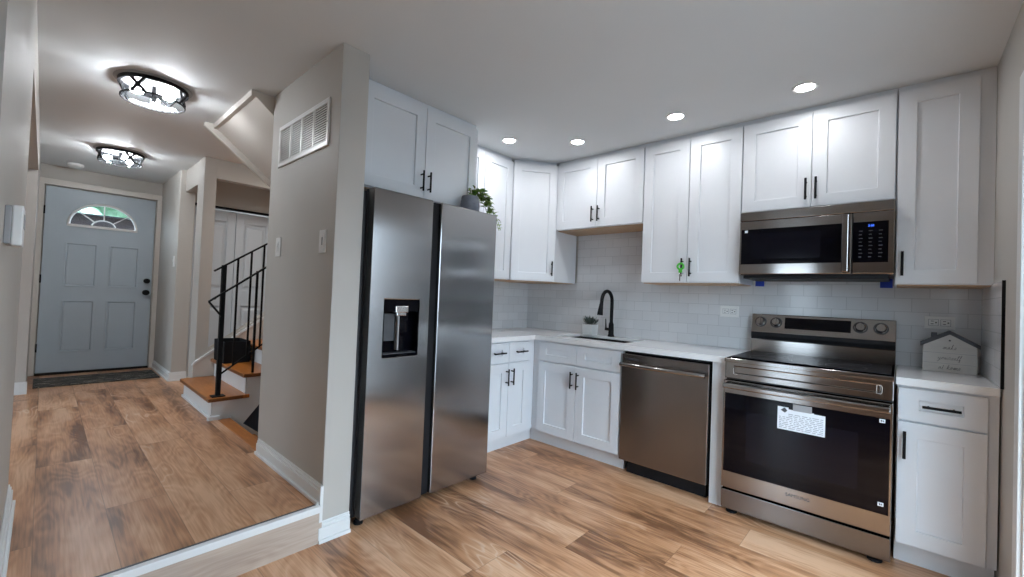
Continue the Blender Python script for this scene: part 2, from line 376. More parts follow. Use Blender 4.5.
# entry end of the hall
dx0, dx1, dtop = -3.488, -2.556, 2.243
struct('wall_entry', MB().box(-6.3, dx0-.02, 3.93, 4.05, 0, H).box(dx1+.02, -.9, 3.93, 4.05, 0, H).box(dx0-.02, dx1+.02, 3.93, 4.05, dtop+.02, H), 'wall_paint')
struct('wall_hall', MB().box(-2.505, -2.37, 2.85, 3.95, .1, H).box(-2.46, -2.36, 2.30, 2.85, 2.23, H).box(-2.46, -2.36, 2.05, 2.30, .1, H), 'wall_paint', .002)
sl = .167/.23
skz = lambda x: .449+.05+(x+2.488)*sl
struct('wall_stair', MB().box(-2.36, -.4, 2.05, 2.15, 2.275, H).prism([(-2.36, -.9), (-.4, -.9), (-.4, skz(-.4)), (-2.36, skz(-2.36))], 'y', 2.05, 2.15), 'wall_paint')
struct('wall_closet', MB().box(-2.37, -.9, 2.90, 3.0, 2.14, H).box(-1.10, -.9, 2.90, 3.0, .1, 2.14).box(-1.0, -.9, 2.15, 2.9, .1, H).box(-2.37, -.9, 3.5, 3.55, .1, H), 'wall_paint')
struct('wall_stair_end', MB().box(-.4, -.3, .09, 2.15, -.9, H), 'wall_paint')
struct('floor_stairwell', MB().box(-2.6, -.3, .0, 2.15, -1.0, -.9), 'tread_wood')
struct('wall_stair_front', MB().box(-2.6, -2.505, .09, 2.05, -.9, -.02), 'wall_paint')
# sloped underside of the upper stair flight over the stairwell
zs = lambda x: 2.43-(x+2.61)*.81
struct('ceiling_stair_soffit', MB().prism([(-2.61, H), (-2.61, 2.43), (-1.3, zs(-1.3)), (-1.3, H)], 'y', .105, .985), 'cream_paint')
struct('trim_1', MB().box(-2.635, -2.608, .10, .985, 2.425, H).prism([(-2.69, H-.002), (-2.69, 2.438), (-1.3, zs(-1.3)-.02), (-1.3, zs(-1.3)+.05), (-2.60, H-.002)], 'y', .985, 1.02), 'cream_paint', .003)

# baseboards: a board with a narrower moulded cap
def baseboard(name, a, b, n, z, h=.095, t=.016):
    """from a to b (xy), n = outward normal"""
    (ax, ay), (bx, by) = a, b; m = MB()
    def slab(t_, z0, z1):
        xs = sorted((ax, bx, ax+n[0]*t_, bx+n[0]*t_)); ys = sorted((ay, by, ay+n[1]*t_, by+n[1]*t_))
        m.box(xs[0], xs[-1], ys[0], ys[-1], z0, z1)
    slab(t, z, z+h*.72); slab(t*.7, z+h*.72, z+h*.88); slab(t*.4, z+h*.88, z+h); slab(t+.010, z, z+.018)
    return struct(name, m, 'trim_paint', .003)
baseboard('baseboard_vent_wall', (-2.505, -.85), (-2.505, .06), (-1, 0), HF)
baseboard('baseboard_pier', (-2.521, -.85), (-2.36, -.85), (0, -1), 0, .10)
baseboard('baseboard_left', (WX, -1.6), (WX, .10), (1, 0), HF)
baseboard('baseboard_left_end', (-3.65, 2.90), (WX+.012, 2.90), (0, -1), HF, .11)
baseboard('baseboard_hall', (-2.505, 2.84), (-2.505, 3.86), (-1, 0), HF)
baseboard('baseboard_hall_end', (-2.521, 2.85), (-2.37, 2.85), (0, -1), HF)
baseboard('baseboard_camera', (pd1+.07, -3.26), (-.70, -3.26), (0, 1), 0)
# step down into the kitchen
struct('trim_2', MB().box(WX, -2.505, -.862, -.85, .0, .152), 'vinyl_riser')
struct('trim_3', MB().box(WX, -2.515, -.874, -.845, .152, HF+.004), 'trim_paint', .003)
struct('trim_4', MB().box(WX, -2.515, -.845, -.835, HF, HF+.004), 'dark_grey_paint')
struct('trim_5', MB().box(-2.521, -2.505, -.866, -.85, .10, HF+.095), 'trim_paint', .002)
# skirting that climbs the stair wall
struct('trim_6', MB().prism([(-2.475, .18), (-2.475, .45), (-2.455, .475), (-.5, .475+1.955*sl), (-.5, .18)], 'y', 2.03, 2.05), 'cream_paint', .002)
struct('trim_7', MB().prism([(-2.475, .452), (-2.455, .477), (-.5, .477+1.955*sl), (-.5, .50+1.955*sl), (-2.462, .497), (-2.485, .462)], 'y', 2.022, 2.055), 'trim_paint', .002)
# front door casing
struct('trim_8', MB().box(dx0-.062, dx0-.004, 3.905, 3.93, HF, dtop+.07).box(dx1+.004, dx1+.062, 3.905, 3.93, HF, dtop+.07).box(dx0-.062, dx1+.062, 3.903, 3.93, dtop+.004, dtop+.07)
       .box(dx0-.021, dx0+.03, 3.976, 4.02, HF, dtop).box(dx1-.03, dx1+.021, 3.976, 4.02, HF, dtop).box(dx0-.021, dx1+.021, 3.976, 4.02, dtop-.03, dtop+.021), 'cream_paint', .004)
struct('trim_9', MB().box(dx0, dx1, 3.90, 4.02, HF, HF+.022), 'black_metal')
# patio opening casing by the range
struct('trim_10', MB().box(pd1, pd1+.075, -3.26, -3.242, 0, pdh+.075).box(pd0-.075, pd0, -3.26, -3.242, 0, pdh+.075).box(pd0, pd1, -3.26, -3.242, pdh, pdh+.075)
       .box(pd1-.015, pd1, -3.38, -3.255, 0, pdh).box(pd0, pd0+.015, -3.38, -3.255, 0, pdh).box(pd0, pd1, -3.38, -3.255, pdh-.015, pdh), 'trim_paint', .004)
# alcove opening jamb trim
# windows and glazed doors that give the daylight
def glazed(name, mk, fr, panes):
    o = struct(name, fr, 'trim_paint', .004); mk.build('pane', 'glass', o); return o
fr = MB(); g = MB()
for a, b in ((pd0+.015, (pd0+pd1)/2+.03), ((pd0+pd1)/2-.03, pd1-.015)):
    y = -3.34 if a < -2 else -3.37
    fr.box(a, a+.06, y-.015, y+.015, .03, pdh-.015).box(b-.06, b, y-.015, y+.015, .03, pdh-.015).box(a+.06, b-.06, y-.015, y+.015, .03, .13).box(a+.06, b-.06, y-.015, y+.015, pdh-.09, pdh-.015)
    g.box(a+.06, b-.06, y-.003, y+.003, .13, pdh-.09)
fr.box(pd0, pd1, -3.39, -3.32, 0, .03)
glazed('window_1', g, fr, 2)
fr = MB(); g = MB().box(-6.253, -6.247, -1.80, -1.26, .1, 2.0)
fr.box(-6.27, -6.23, -1.86, -1.80, 0, 2.06).box(-6.27, -6.23, -1.26, -1.20, 0, 2.06).box(-6.27, -6.23, -1.80, -1.26, 0, .1).box(-6.27, -6.23, -1.80, -1.26, 2.0, 2.06)
glazed('window_2', g, fr, 1)
fr = MB(); g = MB().box(-6.253, -6.247, 1.15, 2.65, .8, 2.1)
fr.box(-6.27, -6.19, 1.1, 1.15, .75, 2.15).box(-6.27, -6.19, 2.65, 2.7, .75, 2.15).box(-6.27, -6.19, 1.15, 2.65, .75, .8).box(-6.27, -6.19, 1.15, 2.65, 2.1, 2.15).box(-6.265, -6.235, 1.88, 1.92, .8, 2.1)
glazed('window_3', g, fr, 1)

# front door: pressed panels and a fanlight
door = bpy.data.objects.new('door_1', None); C.objects.link(door); door.location = (dx0, 3.93, HF); door['kind'] = 'structure'
DW_, DH_ = dx1-dx0-.012, dtop-HF-.03
def fy(x, z): return ((-3.463+(x+3.463)*.9899)-dx0-.006, 1.23+(z-1.23)*.9899-HF-.024)
fcx = fy(-3.012, 0)[0]; fz = fy(0, 1.85)[1]; FR = .285; FH = .255
m = MB()
n = 24; arc = [(fcx+FR*math.cos(PI*i/n), fz+FH*math.sin(PI*i/n)) for i in range(n+1)]   # right to left over the top
m.prism([(0, 0), (DW_, 0), (DW_, fz), (0, fz)], 'y', 0, .044)
m.prism([(DW_, fz), (DW_, DH_)] + [(fcx, DH_)] + [(x, z) for x, z in arc[:n//2+1]][::-1], 'y', 0, .044)
m.prism([(0, DH_), (0, fz)] + [(x, z) for x, z in arc[n//2:]][::-1] + [(fcx, DH_)], 'y', 0, .044)
slab = m.build('door_slab', 'door_paint', door, loc=(.006, 0, .024))
for i, (xa, xb, za, zb) in enumerate(((-3.290, -3.078, 1.175, 1.617), (-2.928, -2.713, 1.175, 1.617), (-3.292, -3.080, .437, .965), (-2.928, -2.712, .437, .965))):
    a, c = fy(xa, za); b, d = fy(xb, zb)
    pm = MB().recess(a-.028, b+.028, c-.028, d+.028, -.010, .001, a-.016, b+.016, c-.016, d+.016, .0095, .010).recess(a, b, c, d, -.007, .001, a+.001, b-.001, c+.001, d-.001, .0005, .014)
    pm.build('pressed_panel', 'door_paint', slab, bevel=.002)
rim = MB().tube([(x, -.004, z) for x, z in arc], .014, 8)
rim.box(fcx-FR-.012, fcx+FR+.012, -.016, .01, fz-.022, fz+.006)
hub = [(fcx+.10*math.cos(PI*i/12), -.004, fz+.075*math.sin(PI*i/12)) for i in range(13)]
rim.tube(hub, .007, 6)
for a in (40, 90, 140):
    ca, sa = math.cos(math.radians(a)), math.sin(math.radians(a))
    rim.bar((fcx+.10*ca, -.003, fz+.075*sa), (fcx+FR*ca, -.003, fz+FH*sa), .012, .012)
rim.build('fanlight_frame', 'white_plastic', slab, smooth=True)
MB().prism([(x, z) for x, z in arc], 'y', .018, .024).build('fanlight_pane', 'glass', slab)
for xk, zk, r in ((-2.601, 1.245, .030), (-2.604, 1.102, .033)):
    x, z = fy(xk, zk)
    kn = MB().lathe([(r, 0), (r, -.008), (.014, -.012), (.014, -.034), (r*.85, -.042), (r, -.055), (r*.8, -.068), (.004, -.071)], (x, 0, z), 20, 'y')
    kn.build('door_knob' if zk < 1.2 else 'deadbolt', 'black_metal', slab, smooth=True)
hm = MB()
for z in (.25, 1.0, 1.75): hm.box(-.004, .008, -.012, .004, z, z+.09)
hm.build('hinge', 'black_metal', door)

# closet bifold leaves behind the stair
def closet_leaf(name, x0, x1):
    d = bpy.data.objects.new(name, None); C.objects.link(d); d.location = (x0, 2.92, HF); d['kind'] = 'structure'
    W_ = x1-x0-.006; HH = 1.915
    lf = MB().box(0, W_, .016, .034, .01, HH)
    for z0, z1 in ((.01, .10), (.81, 1.0), (HH-.12, HH)): lf.box(.085, W_-.085, 0, .018, z0, z1)
    for a, b in ((0, .085), (W_-.085, W_)): lf.box(a, b, 0, .018, .01, HH)
    s_ = lf.build('door_leaf', 'closet_paint', d, .003)
    for z0, z1 in ((.13, .78), (1.03, HH-.15)):
        MB().recess(.103, W_-.103, z0, z1, .012, .0165, .104, W_-.104, z0+.001, z1-.001, -.009, .022).build('raised_panel', 'closet_paint', s_)
    return d
closet_leaf('door_2', -2.368, -1.950); closet_leaf('door_3', -1.950, -1.535); closet_leaf('door_4', -1.535, -1.12)
struct('trim_11', MB().box(-2.37, -1.10, 2.905, 2.96, 2.115, 2.14), 'black_metal')

# tile backsplash
struct('trim_12', MB().box(-.008, 0, -.62, 0, .914, 1.385).box(-.008, 0, -1.45, -.62, .914, 1.85).box(-.008, 0, -3.26, -1.45, .914, 1.435), 'tile_y')
struct('trim_13', MB().box(-1.40, -.008, -.008, 0, .914, 1.39), 'tile_x')
struct('trim_14', MB().box(-.655, -.008, -3.26, -3.252, .914, 1.384), 'tile_x')
struct('trim_15', MB().box(-.660, -.655, -3.26, -3.249, .914, 1.386), 'black_metal')

# outside: lawn, hedge and the house across the road, seen through the fanlight
struct('floor_ground', MB().box(-30, 25, 4.06, 40, -.4, -.3).box(-30, 25, -30, -3.41, -.4, -.3).box(-30, -6.31, -3.41, 4.06, -.4, -.3), 'paving')
hb = thing('neighbouring_house', 'dark brick house across the road, seen through the fanlight', 'house', (-3.1, 14, -.3))
MB().box(-6, 6, 0, 5, 0, 3.35).build('brick_wall', 'brick', hb)
MB().prism([(-.4, 3.35), (5.4, 3.35), (2.5, 3.6)], 'x', -6.3, 6.3).build('roof', 'dark_grey_paint', hb)
tm = MB(); rr = random.Random(3)
for i in range(60):
    tm.sphere((rr.uniform(-7, 7), rr.uniform(-1, 1), rr.uniform(2.2, 6.5)), rr.uniform(.5, 1.0), 5)
tr = thing('street_trees', 'green tree crowns above the house across the road', 'tree', (-3.1, 24, -.3))
tm.build('foliage', 'hedge', tr)
for x in (-5, -1, 3.5): MB().tube([(x, 0, 0), (x+.1, 0, 3)], .15, 8).build('trunk', 'brick', tr)

# ------------------------------------------------------------------ cabinets
def handle(parent, x, z0, z1, vertical=True, y=0, x1=None):
    m = MB()
    if vertical:
        m.tube([(x, y-.032, z0), (x, y-.032, z1)], .0062, 10)
        for z in (z0+.022, z1-.022): m.tube([(x, y, z), (x, y-.032, z)], .005, 8)
    else:
        m.tube([(x, y-.032, z0), (x1, y-.032, z0)], .0062, 10)
        for q in (x+.022, x1-.022): m.tube([(q, y, z0), (q, y-.032, z0)], .005, 8)
    return m.build('handle', 'black_metal', parent, smooth=True)
def shaker(parent, name, x0, x1, z0, z1, rail=.072, g=.0022, rz=None):
    x0 += g; x1 -= g; z0 += g; z1 -= g; rz = rz or rail
    return MB().recess(x0, x1, z0, z1, 0, .02, x0+rail, x1-rail, z0+rz, z1-rz, .012, .0012).build(name, 'cabinet_paint', parent, .0012)
def upper(label, loc, rz, w, h, d, doors, hz=.045, name='wall_cabinet', grp='white wall cabinets', b0=0, b1=None, crown=True):
    t = thing(name, label, 'cabinet', loc, rz, grp); b1 = b1 if b1 is not None else w
    MB().box(b0, b1, .021, d, 0, h).build('body', 'cabinet_paint', t, .001)
    MB().box(b0+.01, b1-.01, .03, d-.01, -.006, 0).build('bottom_panel', 'pine_edge', t)
    if crown: MB().box(b0, b1, .026, .06, h, H-loc[2]-.001).build('top_filler', 'cabinet_paint', t)
    for x0, x1, hx in doors:
        dr = shaker(t, 'door', x0, x1, .002, h)
        if hx is not None: handle(dr, hx, hz, hz+.13)
    return t
ZT = 2.431; XU = -.363
# refrigerator cabinet and left wall run (facing the camera side)
upper('white two-door wall cabinet above the refrigerator', (-2.285, -.64, 1.835), 0, .90, ZT-1.835, .635, [(0, .449, .421), (.449, .90, .476)], b0=-.07)
upper('white two-door wall cabinet tucked right of the refrigerator', (-1.383, -.36, 1.379), 0, .695, ZT-1.379, .355, [(0, .346, .32), (.346, .693, .375)])
# diagonal corner cabinet
dg = thing('corner_wall_cabinet', 'white single-door diagonal wall cabinet across the corner', 'cabinet', (0, 0, 1.379), 0, 'white wall cabinets')
ca, cb_ = (-.683, -.355), (-.358, -.60)
MB().prism([ca, cb_, (-.358+.345, -.60), (-.012, -.012), (-.683, -.012)], 'z', 0, ZT-1.379).build('body', 'cabinet_paint', dg, .001)
MB().prism([(-.67, -.345), (-.35, -.585), (-.03, -.585), (-.03, -.03), (-.67, -.03)], 'z', -.006, 0).build('bottom_panel', 'pine_edge', dg)
MB().prism([(-.66, -.34), (-.345, -.58), (-.33, -.55), (-.64, -.31)], 'z', ZT-1.379, H-1.380).build('top_filler', 'cabinet_paint', dg)
dv = Vector((cb_[0]-ca[0], cb_[1]-ca[1], 0)); dl = dv.length; dang = math.atan2(dv.y, dv.x)
dd = MB().recess(.004, dl-.004, .004, ZT-1.381, -.02, 0, .074, dl-.074, .074, ZT-1.379-.074, .012, .0012).build('door', 'cabinet_paint', dg, .0012)
dd.location = (ca[0], ca[1], 0); dd.rotation_euler = (0, 0, dang)
handle(dd, dl-.033, .05, .18, y=-.02)
# right-hand wall run
upper('short white two-door wall cabinet above the sink', (XU, -.603, 1.842), RW, .835, ZT-1.842, .355, [(0, .418, .388), (.418, .833, .446)])
tall = upper('tall white two-door wall cabinet left of the microwave', (XU, -1.440, 1.379), RW, .691, ZT-1.379, .355, [(.001, .346, .318), (.346, .690, .374)])
upper('white two-door wall cabinet above the microwave', (XU, -2.133, 1.842), RW, .762, ZT-1.842, .361, [(.001, .381, .355), (.381, .760, .405)])
upper('white single-door wall cabinet right of the microwave', (XU, -2.897, 1.379), RW, .363, ZT-1.379, .355, [(.003, .308, .03)], b1=.362)

def base(label, loc, rz, d, b0, b1, fronts, drawers, t0=0, t1=0, hollow=False):
    t = thing('base_cabinet', label, 'cabinet', loc, rz, 'white base cabinets')
    if hollow: MB().box(b0, b1, .021, .04, .115, .875).box(b0, b0+.018, .04, d, .115, .875).box(b1-.018, b1, .04, d, .115, .875).box(b0+.018, b1-.018, .04, d, .115, .133).build('body', 'cabinet_paint', t, .001)
    else: MB().box(b0, b1, .021, d, .115, .875).build('body', 'cabinet_paint', t, .001)
    MB().box(b0-t0, b1+t1, .085, d, 0, .114).build('toe_kick', 'cabinet_paint', t)
    for x0, x1, hx in fronts:
        dr = shaker(t, 'door', x0, x1, .117, .703)
        if hx is not None: handle(dr, hx, .53, .66)
    for x0, x1, hd in drawers:
        dr = shaker(t, 'drawer' if hd else 'false_drawer_front', x0, x1, .709, .866, .074, rz=.052)
        if hd: handle(dr, (x0+x1)/2-.064, .788, .788, False, 0, (x0+x1)/2+.064)
    return t
base('white base cabinet with two drawers beside the refrigerator', (-1.21, -.632, 0), 0, .62, 0, .598, [(0, .261, .232), (.261, .520, .292)], [(0, .261, True), (.261, .520, True)], 0, .064)
base('white two-door base cabinet under the sink', (-.632, -.634, 0), RW, .62, -.022, .808, [(.044, .420, .390), (.420, .806, .446)], [(.044, .420, False), (.420, .806, False)], .064, 0, True)
base('white base cabinet with one drawer right of the range', (-.632, -2.918, 0), RW, .62, 0, .336, [(.003, .303, .03)], [(.003, .303, True)])
tag(MB().box(-.622, -.012, -2.140, -2.060, 0, .875).build('end_panel', 'cabinet_paint', None, .0015), 'narrow white floor-to-counter panel between dishwasher and range', 'panel')

# worktops
ct = MB().box(-1.40, -.001, -.65, -.009, .877, .914).box(-.65, -.009, -.76, -.65, .877, .914).box(-.65, -.50, -1.39, -.76, .877, .914).box(-.13, -.009, -1.39, -.76, .877, .914).box(-.65, -.009, -2.143, -1.39, .877, .914)
tag(ct.build('countertop', 'quartz'), 'L-shaped white quartz countertop with the sink cut into it', 'countertop')
tag(MB().box(-.65, -.009, -3.251, -2.913, .877, .914).build('countertop', 'quartz', None, .002), 'short white quartz countertop right of the range', 'countertop')
# sink
sk = thing('kitchen_sink', 'undermount dark steel sink set in the white countertop', 'sink', (-.315, -1.075, .876))
b = MB(); x0, x1, y0, y1 = -.176, .176, -.306, .306; zt = .018
b.box(x0-.008, x0, y0, y1, -.2, zt).box(x1, x1+.008, y0, y1, -.2, zt).box(x0-.008, x1+.008, y0-.008, y0, -.2, zt).box(x0-.008, x1+.008, y1, y1+.008, -.2, zt).box(x0-.008, x1+.008, y0-.008, y1+.008, -.212, -.2)
b.build('basin', 'sink_steel', sk); MB().lathe([(.045, -.199), (.045, -.197), (.03, -.196)], (.05, 0, 0), 20).build('drain', 'chrome', sk)
# faucet
fc = thing('kitchen_faucet', 'matte black gooseneck faucet with pull-down spray head behind the sink', 'faucet', (-.085, -1.045, .914))
MB().lathe([(.029, 0), (.029, .008), (.024, .02), (.022, .11), (.016, .125)], (0, 0, 0), 20).build('base', 'black_metal', fc, smooth=True)
pts = [(0, 0, .11), (0, 0, .30)]; R_ = .082
for i in range(1, 14):
    a = PI*i/13*.97; pts.append((-R_+R_*math.cos(a), .006*i/13, .31+R_*1.05*math.sin(a)))
e = pts[-1]; pts.append((e[0]-.004, e[1], e[2]-.03))
MB().tube(pts, .0152, 12).build('neck', 'black_metal', fc, smooth=True)
e = pts[-1]
MB().tube([e, (e[0]-.006, e[1], e[2]-.02), (e[0]-.014, e[1]+.002, e[2]-.075), (e[0]-.017, e[1]+.002, e[2]-.098)], [.016, .018, .023, .025], 14).build('spray_head', 'black_metal', fc, smooth=True)
lv = MB().tube([(0, 0, .062), (-.02, .05, .065)], .0135, 12); lv.tube([(-.016, .042, .068), (-.018, .046, .155)], [.007, .0045], 8)
lv.build('lever', 'black_metal', fc, smooth=True)

# ------------------------------------------------------------------ refrigerator
fr = thing('refrigerator', 'large stainless side-by-side refrigerator with black ice dispenser', 'refrigerator', (-2.320, -.888, 0))
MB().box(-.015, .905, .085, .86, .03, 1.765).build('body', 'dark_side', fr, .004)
MB().box(.02, .89, .06, .09, .035, .10).build('kick_grille', 'black_plastic', fr)
for fx, fy_ in ((.03, .07), (.85, .07), (.03, .78), (.85, .78)):
    MB().lathe([(.024, 0), (.024, .012), (.016, .016), (.016, .05)], (fx, fy_, 0), 14).build('foot', 'black_plastic', fr)
Z0, Z1 = .045, 1.777
dl_ = MB().recess(0, .378, Z0, Z1, 0, .075, .083, .310, .876, 1.188, .058, .002).build('door', 'steel_fridge', fr, .006)
dl_['label'] = 'left stainless freezer door with dispenser'
dr_ = MB().box(.441, .911, 0, .075, Z0, Z1).build('door', 'steel_fridge', fr, .006)
MB().box(.378, .441, .028, .078, Z0, Z1-.004).build('handle_recess', 'black_plastic', fr)
MB().box(-.001, .377, .060, .084, Z0+.005, Z1-.005).build('gasket', 'dark_side', dl_)
ds = MB().box(.085, .308, .050, .056, .878, 1.186).box(.085, .089, .002, .056, .878, 1.186).box(.304, .308, .002, .056, .878, 1.186).box(.085, .308, .002, .056, 1.125, 1.186).box(.085, .308, .004, .056, .878, .892)
dsp = ds.build('dispenser', 'black_glass', dl_)
MB().box(.155, .235, -.004, .045, 1.118, 1.155).box(.165, .225, .0, .03, 1.10, 1.12).build('nozzle', 'chrome', dsp, .004)
MB().box(.186, .196, .02, .05, .91, 1.11).build('paddle', 'grey_plastic', dsp, .002)
MB().box(.10, .18, .044, .05, .96, 1.11).build('water_lever', 'dark_side', dsp, .002)
MB().box(.095, .30, .006, .05, .892, .897).build('drip_grille', 'dark_side', dsp)
for x in (.03, .80): MB().box(x, x+.10, .06, .16, 1.765, 1.782).build('hinge_cover', 'black_plastic', fr, .003)

# trailing plant on the refrigerator
pp = thing('potted_plant', 'trailing green plant in ribbed grey pot on top of the refrigerator', 'plant', (-1.508, -.72, 1.768))
prof = [(.044, 0), (.054, .01)]
for i in range(12): prof += [(.059+.0025*(i % 2)+.006*math.sin(PI*i/11), .015+i*.0098)]
prof += [(.058, .138), (.052, .138), (.050, .12)]
MB().lathe(prof, (0, 0, 0), 32).build('pot', 'grey_pot', pp, smooth=True)
MB().lathe([(.052, .12), (.03, .126), (.001, .127)], (0, 0, 0), 24).build('soil', 'soil', pp)
rg = random.Random(11); lf = MB(); st = MB()
def vine(pts, nl, size):
    P_ = [Vector(p) for p in pts]; st.tube(P_, .0022, 5)
    for i in range(nl):
        t = (i+.6)/nl*(len(P_)-1); k = min(int(t), len(P_)-2); p = P_[k].lerp(P_[k+1], t-k)
        d = Vector((rg.uniform(-1, 1), rg.uniform(-1, .7), rg.uniform(-.5, .7)))
        s_ = size*rg.uniform(.85, 1.45); lf.leaf(p, d, (rg.uniform(-.3, .3), rg.uniform(-.6, .1), 1), s_, s_*.62)
for P0, nl, sz in (
    ([(0, 0, .12), (-.02, -.02, .17), (-.035, -.03, .19)], 5, .03), ([(0, 0, .12), (.01, -.01, .18), (.02, -.02, .20)], 6, .032),
    ([(.01, 0, .12), (.05, -.03, .18), (.09, -.05, .165), (.11, -.06, .12)], 16, .042), ([(.01, 0, .12), (.07, -.02, .165), (.11, -.04, .12), (.13, -.05, .07)], 16, .042),
    ([(.01, 0, .12), (.05, -.04, .16), (.085, -.08, .11), (.105, -.09, .05)], 16, .042), ([(.01, 0, .12), (.05, .02, .185), (.10, .02, .17), (.14, .01, .13)], 14, .042),
    ([(.01, 0, .12), (.06, .0, .19), (.11, -.02, .18), (.135, -.04, .14)], 12, .042), ([(.01, 0, .12), (.09, 0, .14), (.13, -.01, .10), (.15, -.02, .04)], 14, .042),
    ([(.01, 0, .13), (.10, -.03, .14), (.16, -.05, .07), (.20, -.06, .0), (.225, -.07, -.07)], 11, .036),
    ([(.01, 0, .13), (.12, -.02, .15), (.19, -.04, .07), (.235, -.05, -.01), (.26, -.05, -.06)], 10, .036), ([(.01, 0, .12), (.10, 0, .15), (.17, -.01, .13), (.20, -.02, .08)], 8, .038)):
    vine(P0, nl, sz)
st.build('stem', 'leaf', pp); lf.build('leaf', 'leaf', pp, smooth=True)

# succulent by the sink
sp = thing('potted_succulent', 'small dark green succulent in square white pot beside the faucet', 'plant', (-.135, -.862, .914), RW)
q = MB()
def taper(mb, w0, w1, z0, z1):
    V = [(sx_*w/2, sy_*w/2, z) for w, z in ((w0, z0), (w1, z1)) for sx_, sy_ in ((-1,-1),(1,-1),(1,1),(-1,1))]
    mb.add(V, [(0,3,2,1),(4,5,6,7),(0,1,5,4),(1,2,6,5),(2,3,7,6),(3,0,4,7)])
taper(q, .096, .106, 0, .096)
q.build('pot', 'white_pot', sp, .004)
MB().box(-.045, .045, -.045, .045, .0955, .099).build('soil', 'soil', sp)
su = MB()
for i in range(70):
    a = rg.uniform(0, 2*PI); r = rg.uniform(0, .042); t = rg.uniform(.1, .95)
    su.leaf((r*math.cos(a), r*math.sin(a), .098), (math.cos(a)*t, math.sin(a)*t, 1), (math.cos(a), math.sin(a), .3), rg.uniform(.045, .085), .017, -.1)
su.build('leaf', 'succulent', sp, smooth=True)

# ------------------------------------------------------------------ dishwasher
dw = thing('dishwasher', 'stainless dishwasher with bar handle between sink cabinet and range', 'dishwasher', (-.645, -1.447, 0), RW)
MB().box(.004, .606, .045, .60, .10, .872).build('tub', 'black_plastic', dw)
MB().box(.03, .580, .075, .10, 0, .10).box(.02, .590, .10, .60, .001, .10).build('kick_plate', 'black_plastic', dw)
dwd = MB().box(.002, .602, 0, .045, .102, .856).build('door', 'steel_dark', dw, .006)
hb_ = [(.012+.576*t, -.040-.016*math.sin(PI*t), .784) for t in [i/16 for i in range(17)]]
MB().tube(hb_, .0135, 14).tube([(.024, 0, .784), (.024, -.040, .784)], .009, 8).tube([(.578, 0, .784), (.578, -.040, .784)], .009, 8).build('handle', 'steel', dwd, smooth=True)
MB().box(.03, .13, -.0008, .001, .815, .828).build('badge', 'dark_side', dwd)

# ------------------------------------------------------------------ range
rg_ = thing('range', 'stainless electric range with black glass oven door', 'stove', (-.660, -2.147, 0), RW)
WR = .762
MB().box(.004, WR-.004, .02, .64, .03, .893).build('body', 'dark_side', rg_)
ap = MB().recess(.002, WR-.002, .796, .893, -.018, .02, .05, WR-.05, .828, .872, .006, .003).build('front_apron', 'steel', rg_, .003)
MB().tube([(.049, -.0185, .858), (.049, -.0185, .824), (.070, -.0185, .822)], .0011, 6).build('apron_mark', 'white_plastic', ap)  # thin white L at the left end of the apron recess
MB().tube([(.697, -.0185, .866), (.712, -.0185, .866), (.717, -.0185, .860), (.717, -.0185, .830), (.712, -.0185, .824), (.697, -.0185, .824)], .0011, 6, True).build('apron_mark', 'white_plastic', ap)  # thin white outline at the right end of the apron recess
MB().prism([(-.030, .893), (-.030, .913), (-.027, .916), (.60, .916), (.60, .893)], 'x', 0, WR).build('cooktop_frame', 'steel', rg_, .002)
ck = MB().box(.014, WR-.014, .045, .585, .916, .9195).build('cooktop', 'cooktop_glass', rg_, .001)
for bx, by, br in ((.20, .18, .11), (.56, .18, .09), (.20, .43, .075), (.56, .43, .10)):
    MB().tube([(bx+br*math.cos(2*PI*i/40), by+br*math.sin(2*PI*i/40), .9193) for i in range(40)], .0006, 4, True).build('burner_ring', 'dark_side', ck)
bg = MB().prism([(.575, .9165), (.575, 1.00), (.570, 1.055), (.600, 1.178), (.645, 1.178), (.645, .9165)], 'x', 0, WR).build('backguard', 'steel', rg_, .003)
MB().prism([(.5735, 1.005), (.565, 1.03), (.5685, 1.054), (.58, 1.054), (.58, 1.005)], 'x', .002, WR-.002).build('vent_band', 'black_plastic', bg, .002)
tl = math.atan2(.03, .123); 
def bgp(z): return .570+(z-1.055)*.03/.123
dsr = MB().prism([(bgp(1.088)-.003, 1.088), (bgp(1.162)-.003, 1.162), (bgp(1.162)+.004, 1.162), (bgp(1.088)+.004, 1.088)], 'x', .200, .552).build('control_display', 'black_glass', bg, .001)
for kx in (.056, .150, .598, .694):
    kb = MB().lathe([(.029, 0), (.029, -.004), (.026, -.006), (.024, -.024), (.021, -.028), (.001, -.028)], (0, 0, 0), 24, 'y').box(-.004, .004, -.036, -.026, -.022, .022).build('control_knob', 'steel', bg, smooth=True)
    kb.location = (kx, bgp(1.125), 1.125); kb.rotation_euler = (-tl, 0, 0)
    MB().lathe([(.036, -.0006), (.033, -.0012)], (0, 0, 0), 24, 'y').build('knob_dial', 'dark_side', kb)
od = MB().box(.002, WR-.002, -.040, .018, .156, .786).build('oven_door', 'steel', rg_, .004)
MB().box(.012, WR-.012, -.0425, -.038, .252, .712).build('oven_window', 'black_glass', od, .001)
MB().box(.13, WR-.13, -.0432, -.0425, .34, .62).build('window_screen', 'screen_black', od)
hd = MB().prism([(-.088, .744), (-.094, .752), (-.094, .768), (-.088, .775), (-.074, .775), (-.070, .744)], 'x', .012, WR-.012)
hd.box(.014, .045, -.072, -.038, .748, .772).box(WR-.045, WR-.014, -.072, -.038, .748, .772).build('handle', 'steel', od, .003)
MB().box(.002, WR-.002, -.036, .018, .032, .143).build('storage_drawer', 'steel_dark', rg_, .004)
MB().box(.01, WR-.01, -.01, .02, .143, .156).build('drawer_gap', 'black_plastic', rg_)
